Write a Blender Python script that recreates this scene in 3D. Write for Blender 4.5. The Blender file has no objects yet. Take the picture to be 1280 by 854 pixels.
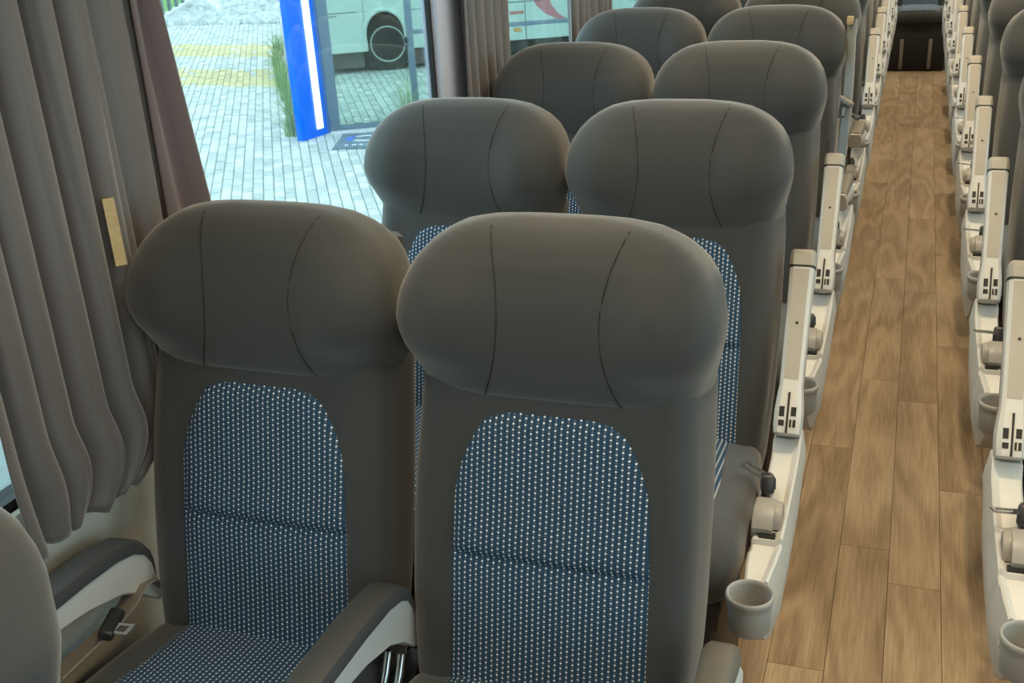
import bpy, bmesh, math, random
from mathutils import Vector, Matrix, Euler
random.seed(7)
SC = bpy.context.scene
COL = SC.collection
R = math.radians

# ------------------------------------------------------------------ camera
H = 1.6783
cam_data = bpy.data.cameras.new('camera')
cam = bpy.data.objects.new('camera', cam_data)
COL.objects.link(cam)
cam_data.sensor_fit = 'HORIZONTAL'
cam_data.sensor_width = 36.0
cam_data.lens = 1359.98 / 1280 * 36.0
cam_data.clip_start = 0.02
rt = Vector((0.94203363, 0.33091652, -0.05537951))
up = Vector((-0.0803837, 0.38284686, 0.92030796))
fw = Vector((-0.32574698, 0.86250944, -0.38725491))
cam.matrix_world = Matrix(((rt.x, up.x, -fw.x, 0), (rt.y, up.y, -fw.y, 0), (rt.z, up.z, -fw.z, H), (0, 0, 0, 1)))
SC.camera = cam

# ------------------------------------------------------------------ light + exposure
SC.view_settings.view_transform = 'Standard'
SC.view_settings.look = 'None'
SC.view_settings.gamma = 1.0
SC.view_settings.use_curve_mapping = False
SC.view_settings.exposure = 0.0
world = bpy.data.worlds.new('overcast_sky')
SC.world = world
world.use_nodes = True
wn = world.node_tree
wn.nodes['Background'].inputs['Color'].default_value = (0.70, 0.89, 1.0, 1)
wn.nodes['Background'].inputs['Strength'].default_value = 3.8
LAMP_POWER = 5.5           # each lamp of the rack strips
SPOT_POWER = 46.0          # each downlight above the aisle
LAMP_COLOR = (1.0, 0.80, 0.52)

def area(name, loc, sx, sy, power, color, rot=(0, 0, 0)):
    l = bpy.data.lights.new(name, 'AREA'); l.shape = 'RECTANGLE'
    l.size = sx; l.size_y = sy; l.energy = power; l.color = color
    o = bpy.data.objects.new(name, l); o.location = loc; o.rotation_euler = rot
    COL.objects.link(o); return o

# ------------------------------------------------------------------ materials
def mat(name, color, rough=0.5, metal=0.0, sheen=0.0, noise=0.0, nscale=40.0, bump=0.0, bscale=300.0, spec=0.5, coords='Object'):
    m = bpy.data.materials.new(name); m.use_nodes = True
    nt = m.node_tree; b = nt.nodes['Principled BSDF']
    b.inputs['Base Color'].default_value = (*color, 1)
    b.inputs['Roughness'].default_value = rough
    b.inputs['Metallic'].default_value = metal
    b.inputs['Specular IOR Level'].default_value = spec
    if sheen:
        b.inputs['Sheen Weight'].default_value = sheen
        b.inputs['Sheen Roughness'].default_value = 0.5
    tc = nt.nodes.new('ShaderNodeTexCoord')
    if noise:
        n = nt.nodes.new('ShaderNodeTexNoise'); n.inputs['Scale'].default_value = nscale; n.inputs['Detail'].default_value = 4
        nt.links.new(tc.outputs[coords], n.inputs['Vector'])
        mp = nt.nodes.new('ShaderNodeMapRange')
        mp.inputs['To Min'].default_value = 1 - noise; mp.inputs['To Max'].default_value = 1 + noise
        nt.links.new(n.outputs['Fac'], mp.inputs['Value'])
        mx = nt.nodes.new('ShaderNodeMix'); mx.data_type = 'RGBA'; mx.blend_type = 'MULTIPLY'
        mx.inputs['Factor'].default_value = 1.0
        mx.inputs['A'].default_value = (*color, 1)
        nt.links.new(mp.outputs['Result'], mx.inputs['B'])
        nt.links.new(mx.outputs['Result'], b.inputs['Base Color'])
    if bump:
        n2 = nt.nodes.new('ShaderNodeTexNoise'); n2.inputs['Scale'].default_value = bscale; n2.inputs['Detail'].default_value = 3
        nt.links.new(tc.outputs[coords], n2.inputs['Vector'])
        bp = nt.nodes.new('ShaderNodeBump'); bp.inputs['Strength'].default_value = bump; bp.inputs['Distance'].default_value = 0.002
        nt.links.new(n2.outputs['Fac'], bp.inputs['Height'])
        nt.links.new(bp.outputs['Normal'], b.inputs['Normal'])
    return m

def math_node(nt, op, a, b=None):
    n = nt.nodes.new('ShaderNodeMath'); n.operation = op
    for i, v in enumerate((a, b)):
        if v is None: continue
        if isinstance(v, (int, float)): n.inputs[i].default_value = v
        else: nt.links.new(v, n.inputs[i])
    return n.outputs[0]

def dotted(name, base, light, pink):
    m = bpy.data.materials.new(name); m.use_nodes = True
    nt = m.node_tree; b = nt.nodes['Principled BSDF']
    b.inputs['Roughness'].default_value = 0.8
    b.inputs['Specular IOR Level'].default_value = 0.25
    uv = nt.nodes.new('ShaderNodeUVMap')
    sp = nt.nodes.new('ShaderNodeSeparateXYZ'); nt.links.new(uv.outputs[0], sp.inputs[0])
    u = math_node(nt, 'DIVIDE', sp.outputs[0], 0.0088)
    v0 = math_node(nt, 'DIVIDE', sp.outputs[1], 0.0080)
    colu = math_node(nt, 'FLOOR', u)
    half = math_node(nt, 'MULTIPLY', math_node(nt, 'FLOORED_MODULO', colu, 2.0), 0.42)
    v = math_node(nt, 'ADD', v0, half)
    fu = math_node(nt, 'SUBTRACT', math_node(nt, 'FRACT', u), 0.5)
    fv = math_node(nt, 'SUBTRACT', math_node(nt, 'FRACT', v), 0.5)
    fv2 = math_node(nt, 'SUBTRACT', math_node(nt, 'FRACT', math_node(nt, 'ADD', v, 0.5)), 0.5)
    fu2 = math_node(nt, 'MULTIPLY', fu, fu)
    def mask(fvv, r):
        d = math_node(nt, 'ADD', fu2, math_node(nt, 'MULTIPLY', fvv, fvv))
        return math_node(nt, 'LESS_THAN', d, r * r)
    m1 = nt.nodes.new('ShaderNodeMix'); m1.data_type = 'RGBA'
    m1.inputs['A'].default_value = (*base, 1); m1.inputs['B'].default_value = (*pink, 1)
    nt.links.new(mask(fv2, 0.17), m1.inputs['Factor'])
    m2 = nt.nodes.new('ShaderNodeMix'); m2.data_type = 'RGBA'
    nt.links.new(m1.outputs['Result'], m2.inputs['A']); m2.inputs['B'].default_value = (*light, 1)
    nt.links.new(mask(fv, 0.185), m2.inputs['Factor'])
    nt.links.new(m2.outputs['Result'], b.inputs['Base Color'])
    # fine woven ribs
    w = nt.nodes.new('ShaderNodeTexNoise'); w.inputs['Scale'].default_value = 600
    nt.links.new(uv.outputs[0], w.inputs['Vector'])
    bp = nt.nodes.new('ShaderNodeBump'); bp.inputs['Strength'].default_value = 0.2; bp.inputs['Distance'].default_value = 0.001
    nt.links.new(w.outputs['Fac'], bp.inputs['Height']); nt.links.new(bp.outputs['Normal'], b.inputs['Normal'])
    return m

def glass(name, tint, refl=1.0, ior=1.45):
    m = bpy.data.materials.new(name); m.use_nodes = True
    nt = m.node_tree; nt.nodes.remove(nt.nodes['Principled BSDF'])
    out = nt.nodes['Material Output']
    t = nt.nodes.new('ShaderNodeBsdfTransparent'); t.inputs['Color'].default_value = (*tint, 1)
    g = nt.nodes.new('ShaderNodeBsdfGlossy'); g.inputs['Roughness'].default_value = 0.02
    f = nt.nodes.new('ShaderNodeFresnel'); f.inputs['IOR'].default_value = ior
    x = nt.nodes.new('ShaderNodeMixShader')
    nt.links.new(math_node(nt, 'MULTIPLY', f.outputs[0], refl), x.inputs['Fac'])
    nt.links.new(t.outputs[0], x.inputs[1]); nt.links.new(g.outputs[0], x.inputs[2])
    nt.links.new(x.outputs[0], out.inputs['Surface'])
    return m

def emit(name, color, strength):
    m = bpy.data.materials.new(name); m.use_nodes = True
    b = m.node_tree.nodes['Principled BSDF']
    b.inputs['Base Color'].default_value = (*color, 1)
    b.inputs['Emission Color'].default_value = (*color, 1)
    b.inputs['Emission Strength'].default_value = strength
    return m

def wood(name):
    m = bpy.data.materials.new(name); m.use_nodes = True
    nt = m.node_tree; b = nt.nodes['Principled BSDF']
    b.inputs['Roughness'].default_value = 0.42
    tc = nt.nodes.new('ShaderNodeTexCoord'); oi = nt.nodes.new('ShaderNodeObjectInfo')
    off = nt.nodes.new('ShaderNodeVectorMath'); off.operation = 'SCALE'
    cb = nt.nodes.new('ShaderNodeCombineXYZ')
    nt.links.new(oi.outputs['Random'], cb.inputs[0]); nt.links.new(oi.outputs['Random'], cb.inputs[2])
    nt.links.new(cb.outputs[0], off.inputs[0]); off.inputs['Scale'].default_value = 37.0
    ad = nt.nodes.new('ShaderNodeVectorMath'); ad.operation = 'ADD'
    nt.links.new(tc.outputs['Object'], ad.inputs[0]); nt.links.new(off.outputs[0], ad.inputs[1])
    mp = nt.nodes.new('ShaderNodeMapping'); mp.inputs['Scale'].default_value = (1.0, 0.17, 1.0)
    nt.links.new(ad.outputs[0], mp.inputs[0])
    # flame figure: rings of a stretched smooth noise
    n = nt.nodes.new('ShaderNodeTexNoise'); n.inputs['Scale'].default_value = 7.0; n.inputs['Detail'].default_value = 1.0
    nt.links.new(mp.outputs[0], n.inputs[0])
    ring = math_node(nt, 'SINE', math_node(nt, 'MULTIPLY', n.outputs['Fac'], 34.0))
    mp2 = nt.nodes.new('ShaderNodeMapping'); mp2.inputs['Scale'].default_value = (1.0, 0.05, 1.0)
    nt.links.new(ad.outputs[0], mp2.inputs[0])
    n2 = nt.nodes.new('ShaderNodeTexNoise'); n2.inputs['Scale'].default_value = 170; n2.inputs['Detail'].default_value = 5
    nt.links.new(mp2.outputs[0], n2.inputs[0])
    n3 = nt.nodes.new('ShaderNodeTexNoise'); n3.inputs['Scale'].default_value = 3.0
    nt.links.new(ad.outputs[0], n3.inputs[0])
    s = math_node(nt, 'ADD', math_node(nt, 'MULTIPLY', ring, 0.085), math_node(nt, 'MULTIPLY', n2.outputs['Fac'], 0.55))
    s = math_node(nt, 'ADD', s, math_node(nt, 'MULTIPLY', n3.outputs['Fac'], 0.25))
    s = math_node(nt, 'ADD', s, math_node(nt, 'MULTIPLY', oi.outputs['Random'], 0.16))
    cr = nt.nodes.new('ShaderNodeValToRGB')
    cr.color_ramp.elements[0].position = 0.22; cr.color_ramp.elements[0].color = (0.24, 0.162, 0.092, 1)
    cr.color_ramp.elements[1].position = 0.80; cr.color_ramp.elements[1].color = (0.57, 0.435, 0.290, 1)
    nt.links.new(s, cr.inputs[0]); nt.links.new(cr.outputs[0], b.inputs['Base Color'])
    bp = nt.nodes.new('ShaderNodeBump'); bp.inputs['Strength'].default_value = 0.12; bp.inputs['Distance'].default_value = 0.001
    nt.links.new(n2.outputs['Fac'], bp.inputs['Height']); nt.links.new(bp.outputs['Normal'], b.inputs['Normal'])
    return m

def varied(name, ramp, rough=0.85, attr=None, nscale=6.0, namt=0.25):
    """colour from per-object (or per-face attribute) random plus noise"""
    m = bpy.data.materials.new(name); m.use_nodes = True
    nt = m.node_tree; b = nt.nodes['Principled BSDF']; b.inputs['Roughness'].default_value = rough
    if attr:
        a = nt.nodes.new('ShaderNodeAttribute'); a.attribute_name = attr; src = a.outputs['Fac']
    else:
        a = nt.nodes.new('ShaderNodeObjectInfo'); src = a.outputs['Random']
    tc = nt.nodes.new('ShaderNodeTexCoord')
    n = nt.nodes.new('ShaderNodeTexNoise'); n.inputs['Scale'].default_value = nscale; n.inputs['Detail'].default_value = 4
    nt.links.new(tc.outputs['Object'], n.inputs[0])
    s = math_node(nt, 'ADD', math_node(nt, 'MULTIPLY', src, 1 - namt), math_node(nt, 'MULTIPLY', n.outputs['Fac'], namt))
    cr = nt.nodes.new('ShaderNodeValToRGB')
    els = cr.color_ramp.elements
    while len(els) < len(ramp): els.new(0.5)
    for e, (p, c) in zip(els, ramp): e.position = p; e.color = (*c, 1)
    nt.links.new(s, cr.inputs[0]); nt.links.new(cr.outputs[0], b.inputs['Base Color'])
    return m

M = {}
M['fabric'] = mat('charcoal_fabric', (0.039, 0.041, 0.041), 0.70, sheen=0.45, noise=0.12, nscale=260, bump=0.15, bscale=900, spec=0.35)
M['fabric_side'] = M['fabric']
M['seam'] = mat('seam_thread', (0.018, 0.018, 0.019), 0.8)
M['insert'] = dotted('blue_dotted_weave', (0.023, 0.066, 0.120), (0.82, 0.85, 0.86), (0.16, 0.16, 0.21))
M['white'] = mat('pale_grey_plastic', (0.60, 0.595, 0.57), 0.38, noise=0.04, nscale=30)
M['beige'] = mat('beige_plastic', (0.40, 0.37, 0.32), 0.48, noise=0.05, nscale=60)
M['grey'] = mat('warm_grey_plastic', (0.30, 0.285, 0.26), 0.42, noise=0.05, nscale=60)
M['cup'] = mat('grey_cup_plastic', (0.38, 0.37, 0.35), 0.45, noise=0.04, nscale=60)
M['pad'] = mat('dark_arm_pad', (0.065, 0.066, 0.066), 0.55, bump=0.1)
M['pad_tan'] = mat('taupe_arm_pad', (0.15, 0.138, 0.115), 0.5, bump=0.1)
M['black'] = mat('black_plastic', (0.012, 0.012, 0.013), 0.5)
M['buckle'] = mat('buckle_black', (0.03, 0.03, 0.032), 0.35)
M['chrome'] = mat('bright_metal', (0.72, 0.72, 0.72), 0.18, metal=1.0)
M['belt'] = mat('taupe_webbing', (0.27, 0.24, 0.21), 0.7, bump=0.2, bscale=700)
M['belt_grey'] = mat('grey_webbing', (0.27, 0.29, 0.29), 0.7, bump=0.2, bscale=700)
M['wallp'] = mat('cream_wall_panel', (0.62, 0.60, 0.52), 0.5, noise=0.05, nscale=8)
M['ceil'] = mat('pale_ceiling_panel', (0.40, 0.385, 0.36), 0.6)
M['pillar'] = mat('pillar_trim', (0.55, 0.57, 0.68), 0.5, noise=0.05)
M['rubber'] = mat('black_rubber', (0.01, 0.01, 0.011), 0.6)
M['curtain'] = mat('grey_taupe_curtain', (0.100, 0.090, 0.088), 0.5, sheen=0.5, noise=0.10, nscale=350, bump=0.1, bscale=800)
M['lining'] = mat('plum_curtain_lining', (0.075, 0.048, 0.054), 0.6, sheen=0.5, noise=0.15, nscale=350, bump=0.1, bscale=800)
M['velcro'] = mat('tan_hook_tape', (0.52, 0.40, 0.22), 0.9, noise=0.25, nscale=120)
M['wood'] = wood('printed_oak_vinyl')
M['subfloor'] = mat('dark_subfloor', (0.03, 0.022, 0.015), 0.8)
M['dark'] = mat('dark_grey_carpet', (0.035, 0.034, 0.033), 0.9, noise=0.2, nscale=200)
M['glass'] = glass('tinted_window_glass', (0.88, 0.95, 0.94), 0.55)
M['shopglass'] = glass('storefront_glass', (0.80, 0.88, 0.84), 1.0)
M['lamp'] = emit('warm_lamp_diffuser', (1.0, 0.78, 0.52), 2.5)

# ------------------------------------------------------------------ object helpers
def link(name, me, m=None, parent=None, loc=None, rot=None, smooth=False):
    o = bpy.data.objects.new(name, me); COL.objects.link(o)
    if m is not None and not me.materials: me.materials.append(m)
    if parent is not None: o.parent = parent
    if loc is not None: o.location = loc
    if rot is not None: o.rotation_euler = rot
    return o

def mesh_from_bm(name, bm, smooth=None):
    bmesh.ops.recalc_face_normals(bm, faces=bm.faces)
    me = bpy.data.meshes.new(name); bm.to_mesh(me); bm.free()
    if smooth is not None:
        for p in me.polygons: p.use_smooth = True
        if smooth < 179: me.set_sharp_from_angle(angle=R(smooth))
    return me

def bm_box(bm, x0, x1, y0, y1, z0, z1, bev=0.0, seg=2):
    r = bmesh.ops.create_cube(bm, size=1.0)
    vs = r['verts']
    for v in vs:
        v.co = Vector(((x0 + x1) / 2 + v.co.x * (x1 - x0), (y0 + y1) / 2 + v.co.y * (y1 - y0), (z0 + z1) / 2 + v.co.z * (z1 - z0)))
    if bev:
        es = list({e for v in vs for e in v.link_edges})
        bmesh.ops.bevel(bm, geom=es, offset=bev, segments=seg, affect='EDGES', profile=0.5)

def box(name, x0, x1, y0, y1, z0, z1, m, parent=None, bev=0.0, seg=2, **k):
    bm = bmesh.new(); bm_box(bm, x0, x1, y0, y1, z0, z1, bev, seg)
    return link(name, mesh_from_bm(name, bm, 40 if bev else None), m, parent, **k)

def loft(rings, cap0=True, cap1=True, closed=True):
    bm = bmesh.new(); vr = []
    for r in rings: vr.append([bm.verts.new(p) for p in r])
    n = len(rings[0])
    for a, b in zip(vr, vr[1:]):
        for i in range(n if closed else n - 1):
            j = (i + 1) % n
            try: bm.faces.new((a[i], a[j], b[j], b[i]))
            except ValueError: pass
    if cap0 and closed: bm.faces.new(list(reversed(vr[0])))
    if cap1 and closed: bm.faces.new(vr[-1])
    return bm

def tube_pts(pts, r, n=6):
    rings = []
    P = [Vector(p) for p in pts]
    for i, p in enumerate(P):
        d = (P[min(i + 1, len(P) - 1)] - P[max(i - 1, 0)]).normalized()
        a = d.cross(Vector((0.13, 0.31, 0.94)))
        if a.length < 1e-3: a = d.cross(Vector((1, 0, 0)))
        a.normalize(); b = d.cross(a)
        rr = r[i] if isinstance(r, (list, tuple)) else r
        rings.append([p + (a * math.cos(t) + b * math.sin(t)) * rr for t in [2 * math.pi * k / n for k in range(n)]])
    return rings

def tube(name, pts, r, m, parent=None, n=6):
    return link(name, mesh_from_bm(name, loft(tube_pts(pts, r, n)), 60), m, parent)

def lathe(prof, n=24, cx=0, cy=0):
    bm = bmesh.new(); rows = []
    for (r, z) in prof:
        rows.append([bm.verts.new((cx + r * math.cos(2 * math.pi * k / n), cy + r * math.sin(2 * math.pi * k / n), z)) for k in range(n)])
    for a, b in zip(rows, rows[1:]):
        for i in range(n):
            j = (i + 1) % n; bm.faces.new((a[i], a[j], b[j], b[i]))
    bm.faces.new(list(reversed(rows[0]))); bm.faces.new(rows[-1])
    return bm

def empty(name, loc=(0, 0, 0), rot=(0, 0, 0)):
    o = bpy.data.objects.new(name, None); o.empty_display_size = 0.1
    o.location = loc; o.rotation_euler = rot; COL.objects.link(o); return o

def tag(o, label=None, cat=None, group=None, kind=None):
    if label: o['label'] = label
    if cat: o['category'] = cat
    if group: o['group'] = group
    if kind: o['kind'] = kind
    return o

def copy_tree(o, parent=None):
    c = o.copy(); COL.objects.link(c)
    if parent is not None: c.parent = parent
    for ch in list(o.children): copy_tree(ch, c)
    return c

def lerp_table(tab, x):
    if x <= tab[0][0]: return tab[0][1]
    for (a, va), (b, vb) in zip(tab, tab[1:]):
        if x <= b:
            t = (x - a) / (b - a); t = t * t * (3 - 2 * t) * 0.35 + t * 0.65
            return va + (vb - va) * t
    return tab[-1][1]

def sstep(a, b, x):
    t = max(0.0, min(1.0, (x - a) / (b - a))); return t * t * (3 - 2 * t)

# ------------------------------------------------------------------ the bus shell (setting)
XC = 0.0275                       # centre line of the bus
WL, WR = -1.205, 1.26             # inner faces of the side walls
Y0, Y1 = -1.6, 11.25
PILLARS = [0.06, 1.345] + [2.84 + 1.40 * k for k in range(6)]
SILL, HEAD = 0.86, 1.74

floor = box('floor', WL, WR, Y0, Y1, -0.06, -0.008, M['subfloor']); tag(floor, kind='structure')
SEAM0, PW = -0.2029, 0.12516
for s in range(-3, 6):
    x0 = SEAM0 + s * PW
    L = 1.075
    first = {0: 2.07, 1: 2.60, 2: 2.45, 3: 2.95, -1: 2.75, -2: 1.9, -3: 2.3, 4: 2.2, 5: 2.6}[s]
    y = first - L * math.ceil((first + 1.55) / L)
    while y < 10.2:
        ya, yb = max(y, -1.55), min(y + L, 10.22)
        if yb - ya > 0.05:
            bm = bmesh.new(); bm_box(bm, x0 + 0.0007, x0 + PW - 0.0007, ya + 0.0007, yb - 0.0007, -0.009, 0.0)
            link('plank', mesh_from_bm('plank', bm), M['wood'], floor)
        y += L
ceiling = box('ceiling', WL, WR, Y0, Y1, 2.02, 2.06, M['ceil']); tag(ceiling, kind='structure')
for sgn, xw, nm in ((-1, WL, 'wall_left'), (1, WR, 'wall_right')):
    xo = xw + sgn * 0.05
    a, b = min(xw, xo), max(xw, xo)
    w = box(nm, a, b, Y0, Y1, -0.06, SILL, M['wallp']); tag(w, kind='structure')
    box('window_header', a, b, Y0, Y1, HEAD, 2.05, M['ceil'], w)
    box('window_ledge', a - (0.0 if sgn < 0 else 0.012), b + (0.012 if sgn < 0 else 0.0), Y0, Y1, SILL - 0.03, SILL, M['wallp'], w, bev=0.005)
    for k, yp in enumerate(PILLARS[1:] if sgn < 0 else PILLARS):
        p = box('pillar', a, b, yp - 0.062, yp + (0.19 if yp > 2 else 0.12), SILL, HEAD, M['pillar'], w, bev=0.008)
    edges = [Y0] + PILLARS[(1 if sgn < 0 else 0):] + [Y1]
    for k in range(len(edges) - 1):
        wd = empty('window_%d' % (k + 1 + (20 if sgn > 0 else 0)), ((a + b) / 2, edges[k], SILL)); tag(wd, kind='structure')
        ya, yb = (0.20 if edges[k] > 2 else 0.13), edges[k + 1] - edges[k] - 0.072
        if yb - ya < 0.2: continue
        t = 0.014; hh = HEAD - SILL
        box('window_frame', -0.006, 0.006, ya - 0.010, ya, 0, hh, M['rubber'], wd)
        box('window_frame', -0.006, 0.006, yb - 0.004, yb + 0.010, 0, hh, M['rubber'], wd)
        box('window_frame', -0.02, 0.02, ya, yb - 0.004, 0.0, t, M['rubber'], wd)
        box('window_frame', -0.02, 0.02, ya, yb - 0.004, hh - t, hh, M['rubber'], wd)
        box('pane', -0.002, 0.002, ya, yb - 0.004, t, hh - t, M['glass'], wd)
wr = box('wall_rear', WL, WR, Y1, Y1 + 0.05, -0.06, 2.05, M['dark']); tag(wr, kind='structure')
wf = box('wall_front', WL, WR, Y0 - 0.05, Y0, -0.06, 2.05, M['dark']); tag(wf, kind='structure')

# overhead racks with the warm lamp strips along the aisle
for sgn, lab in ((-1, 'overhead luggage rack above the left seats with a warm lamp strip'), (1, 'overhead luggage rack above the right seats with a warm lamp strip')):
    rk = empty('luggage_rack', (XC, 0, 1.80)); tag(rk, lab, 'luggage rack')
    xs = [0.50, 1.17]
    a, b = (xs[0], xs[1]) if sgn > 0 else (-xs[1], -xs[0])
    box('rack_body', a, b, Y0 + 0.02, Y1 - 0.02, 0.02, 0.22, M['ceil'], rk, bev=0.02)
    for k in range(8):
        y = -0.80 + k * 1.55
        xa = 0.505 if sgn > 0 else -0.575
        box('lamp_diffuser', xa, xa + 0.07, y, y + 1.35, 0.006, 0.024, M['lamp'], rk, bev=0.004)
        area('rack_lamp', (XC + xa + 0.035, y + 0.675, 1.802), 0.06, 1.3, LAMP_POWER, LAMP_COLOR)
# round downlights in the ceiling above the aisle
bm = lathe([(0.045, -0.008), (0.052, -0.004), (0.052, 0.0)], 20); bez = mesh_from_bm('downlight_bezel', bm, 40); bez.materials.append(M['white'])
bm = lathe([(0.036, -0.002), (0.036, 0.0)], 20); lens = mesh_from_bm('downlight_lens', bm); lens.materials.append(M['lamp'])
for k in range(10):
    y = 1.72 + k * 0.89
    link('downlight_bezel', bez, None, ceiling, loc=(XC + 0.05, y, 2.02)); link('downlight_lens', lens, None, ceiling, loc=(XC + 0.05, y, 2.011))
    l = bpy.data.lights.new('downlight', 'SPOT'); l.energy = SPOT_POWER; l.color = LAMP_COLOR; l.spot_size = R(62); l.spot_blend = 1.0; l.shadow_soft_size = 0.03
    o = bpy.data.objects.new('downlight', l); o.location = (XC + 0.05, y, 2.0); COL.objects.link(o)

# ------------------------------------------------------------------ seat surfaces (seat-local: origin on the floor, y=0 below the top of the headrest)
TILT = 0.25
def front_line(z): return -0.065 - (1.2 - z) * TILT

# half widths at the front face and at the back of each section
BODY_W = [(0.46, 0.190), (0.56, 0.200), (0.65, 0.206), (0.75, 0.208), (0.86, 0.206), (0.95, 0.198), (1.03, 0.192), (1.06, 0.192)]
BODY_B = [(0.46, 0.205), (0.56, 0.222), (0.70, 0.229), (0.90, 0.230), (1.06, 0.228)]
HEAD_W = [(1.012, 0.186), (1.03, 0.191), (1.055, 0.207), (1.09, 0.226), (1.12, 0.235), (1.15, 0.231), (1.18, 0.219), (1.20, 0.206), (1.215, 0.192), (1.23, 0.171), (1.242, 0.145), (1.250, 0.115), (1.256, 0.06)]
HEAD_B = [(1.012, 0.229), (1.06, 0.230), (1.10, 0.232), (1.15, 0.228), (1.18, 0.218), (1.20, 0.206), (1.215, 0.192), (1.23, 0.171), (1.242, 0.145), (1.250, 0.115), (1.256, 0.06)]
NB, NH = 4.6, 3.6
def body_d(z): return 0.058 + 0.008 * sstep(0.6, 0.9, z)
def body_g(x, z):
    a = abs(x)
    return -0.016 * sstep(0.13, 0.18, a) * sstep(0.48, 0.7, z) * (1 - 0.6 * sstep(0.93, 1.03, z))
def head_d(z): return lerp_table([(1.012, 0.064), (1.04, 0.070), (1.10, 0.080), (1.16, 0.078), (1.20, 0.068), (1.225, 0.053), (1.242, 0.037), (1.252, 0.02), (1.256, 0.008)], z) * (0.93 + 0.09 * sstep(1.0105, 1.022, z))
def head_g(x, z):
    a = abs(x)
    wing = -0.024 * sstep(0.07, 0.16, a) * sstep(1.03, 1.10, z) * (1 - sstep(1.15, 1.24, z))
    dent = 0.005 * math.exp(-((x / 0.07) ** 2)) * math.exp(-(((z - 1.12) / 0.06) ** 2))
    return wing + dent

def section(wf, wb, d, yc, z, n, gfun, N=72):
    ring = []
    for k in range(N):
        t = 2 * math.pi * k / N
        c, s = math.cos(t), math.sin(t)
        y = math.copysign(abs(s) ** (2 / n), s)
        w = wf + (wb - wf) * (0.5 + 0.5 * y)
        x = w * math.copysign(abs(c) ** (2 / n), c)
        ring.append((x, yc + d * y + gfun(x, z) * max(0.0, -y), z))
    return ring

def body_yc(z): return front_line(z) + 0.066
def head_yc(z): return front_line(z) - 0.042 * sstep(0.99, 1.14, z) + 0.066 + 0.016 * sstep(1.03, 1.12, z) - 0.006 * sstep(1.18, 1.256, z)
def surf(x, z, wf, wb, d, yc, n, g):
    y = -1.0
    for _ in range(12):
        w = wf + (wb - wf) * (0.5 + 0.5 * y)
        y = -max(0.0, 1 - min(1.0, abs(x / w)) ** n) ** (1 / n)
    return yc + d * y + g(x, z) * max(0.0, -y)
def surf_head(x, z): return surf(x, z, lerp_table(HEAD_W, z), lerp_table(HEAD_B, z), head_d(z), head_yc(z), NH, head_g)
def surf_body(x, z): return surf(x, z, lerp_table(BODY_W, z), lerp_table(BODY_B, z), body_d(z), body_yc(z), NB, body_g)

def backrest_mesh():
    zs = [0.455, 0.46, 0.47, 0.49, 0.54, 0.6, 0.66, 0.72, 0.78, 0.84, 0.9, 0.95, 1.0, 1.03, 1.045, 1.05]
    rings = []
    for z in zs:
        k = 1 - 0.35 * (1 - sstep(0.45, 0.49, z)) - 0.3 * sstep(1.03, 1.055, z)
        q = 0.5 + 0.5 * k
        rings.append(section(lerp_table(BODY_W, z) * q, lerp_table(BODY_B, z) * q, body_d(z) * k, body_yc(z), z, NB, body_g))
    return mesh_from_bm('backrest', loft(rings), 179)

def headrest_mesh():
    zs = [1.012, 1.0135, 1.017, 1.024, 1.035, 1.05, 1.065, 1.08, 1.10, 1.12, 1.14, 1.16, 1.18, 1.19, 1.2, 1.21, 1.22, 1.228, 1.235, 1.242, 1.247, 1.251, 1.254, 1.2555]
    rings = []
    for z in zs:
        e = sstep(1.0105, 1.022, z)
        rings.append(section(lerp_table(HEAD_W, z) * (0.98 + 0.02 * e), lerp_table(HEAD_B, z) * (0.98 + 0.02 * e), head_d(z), head_yc(z), z, NH, head_g))
    return mesh_from_bm('headrest', loft(rings), 179)

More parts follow.
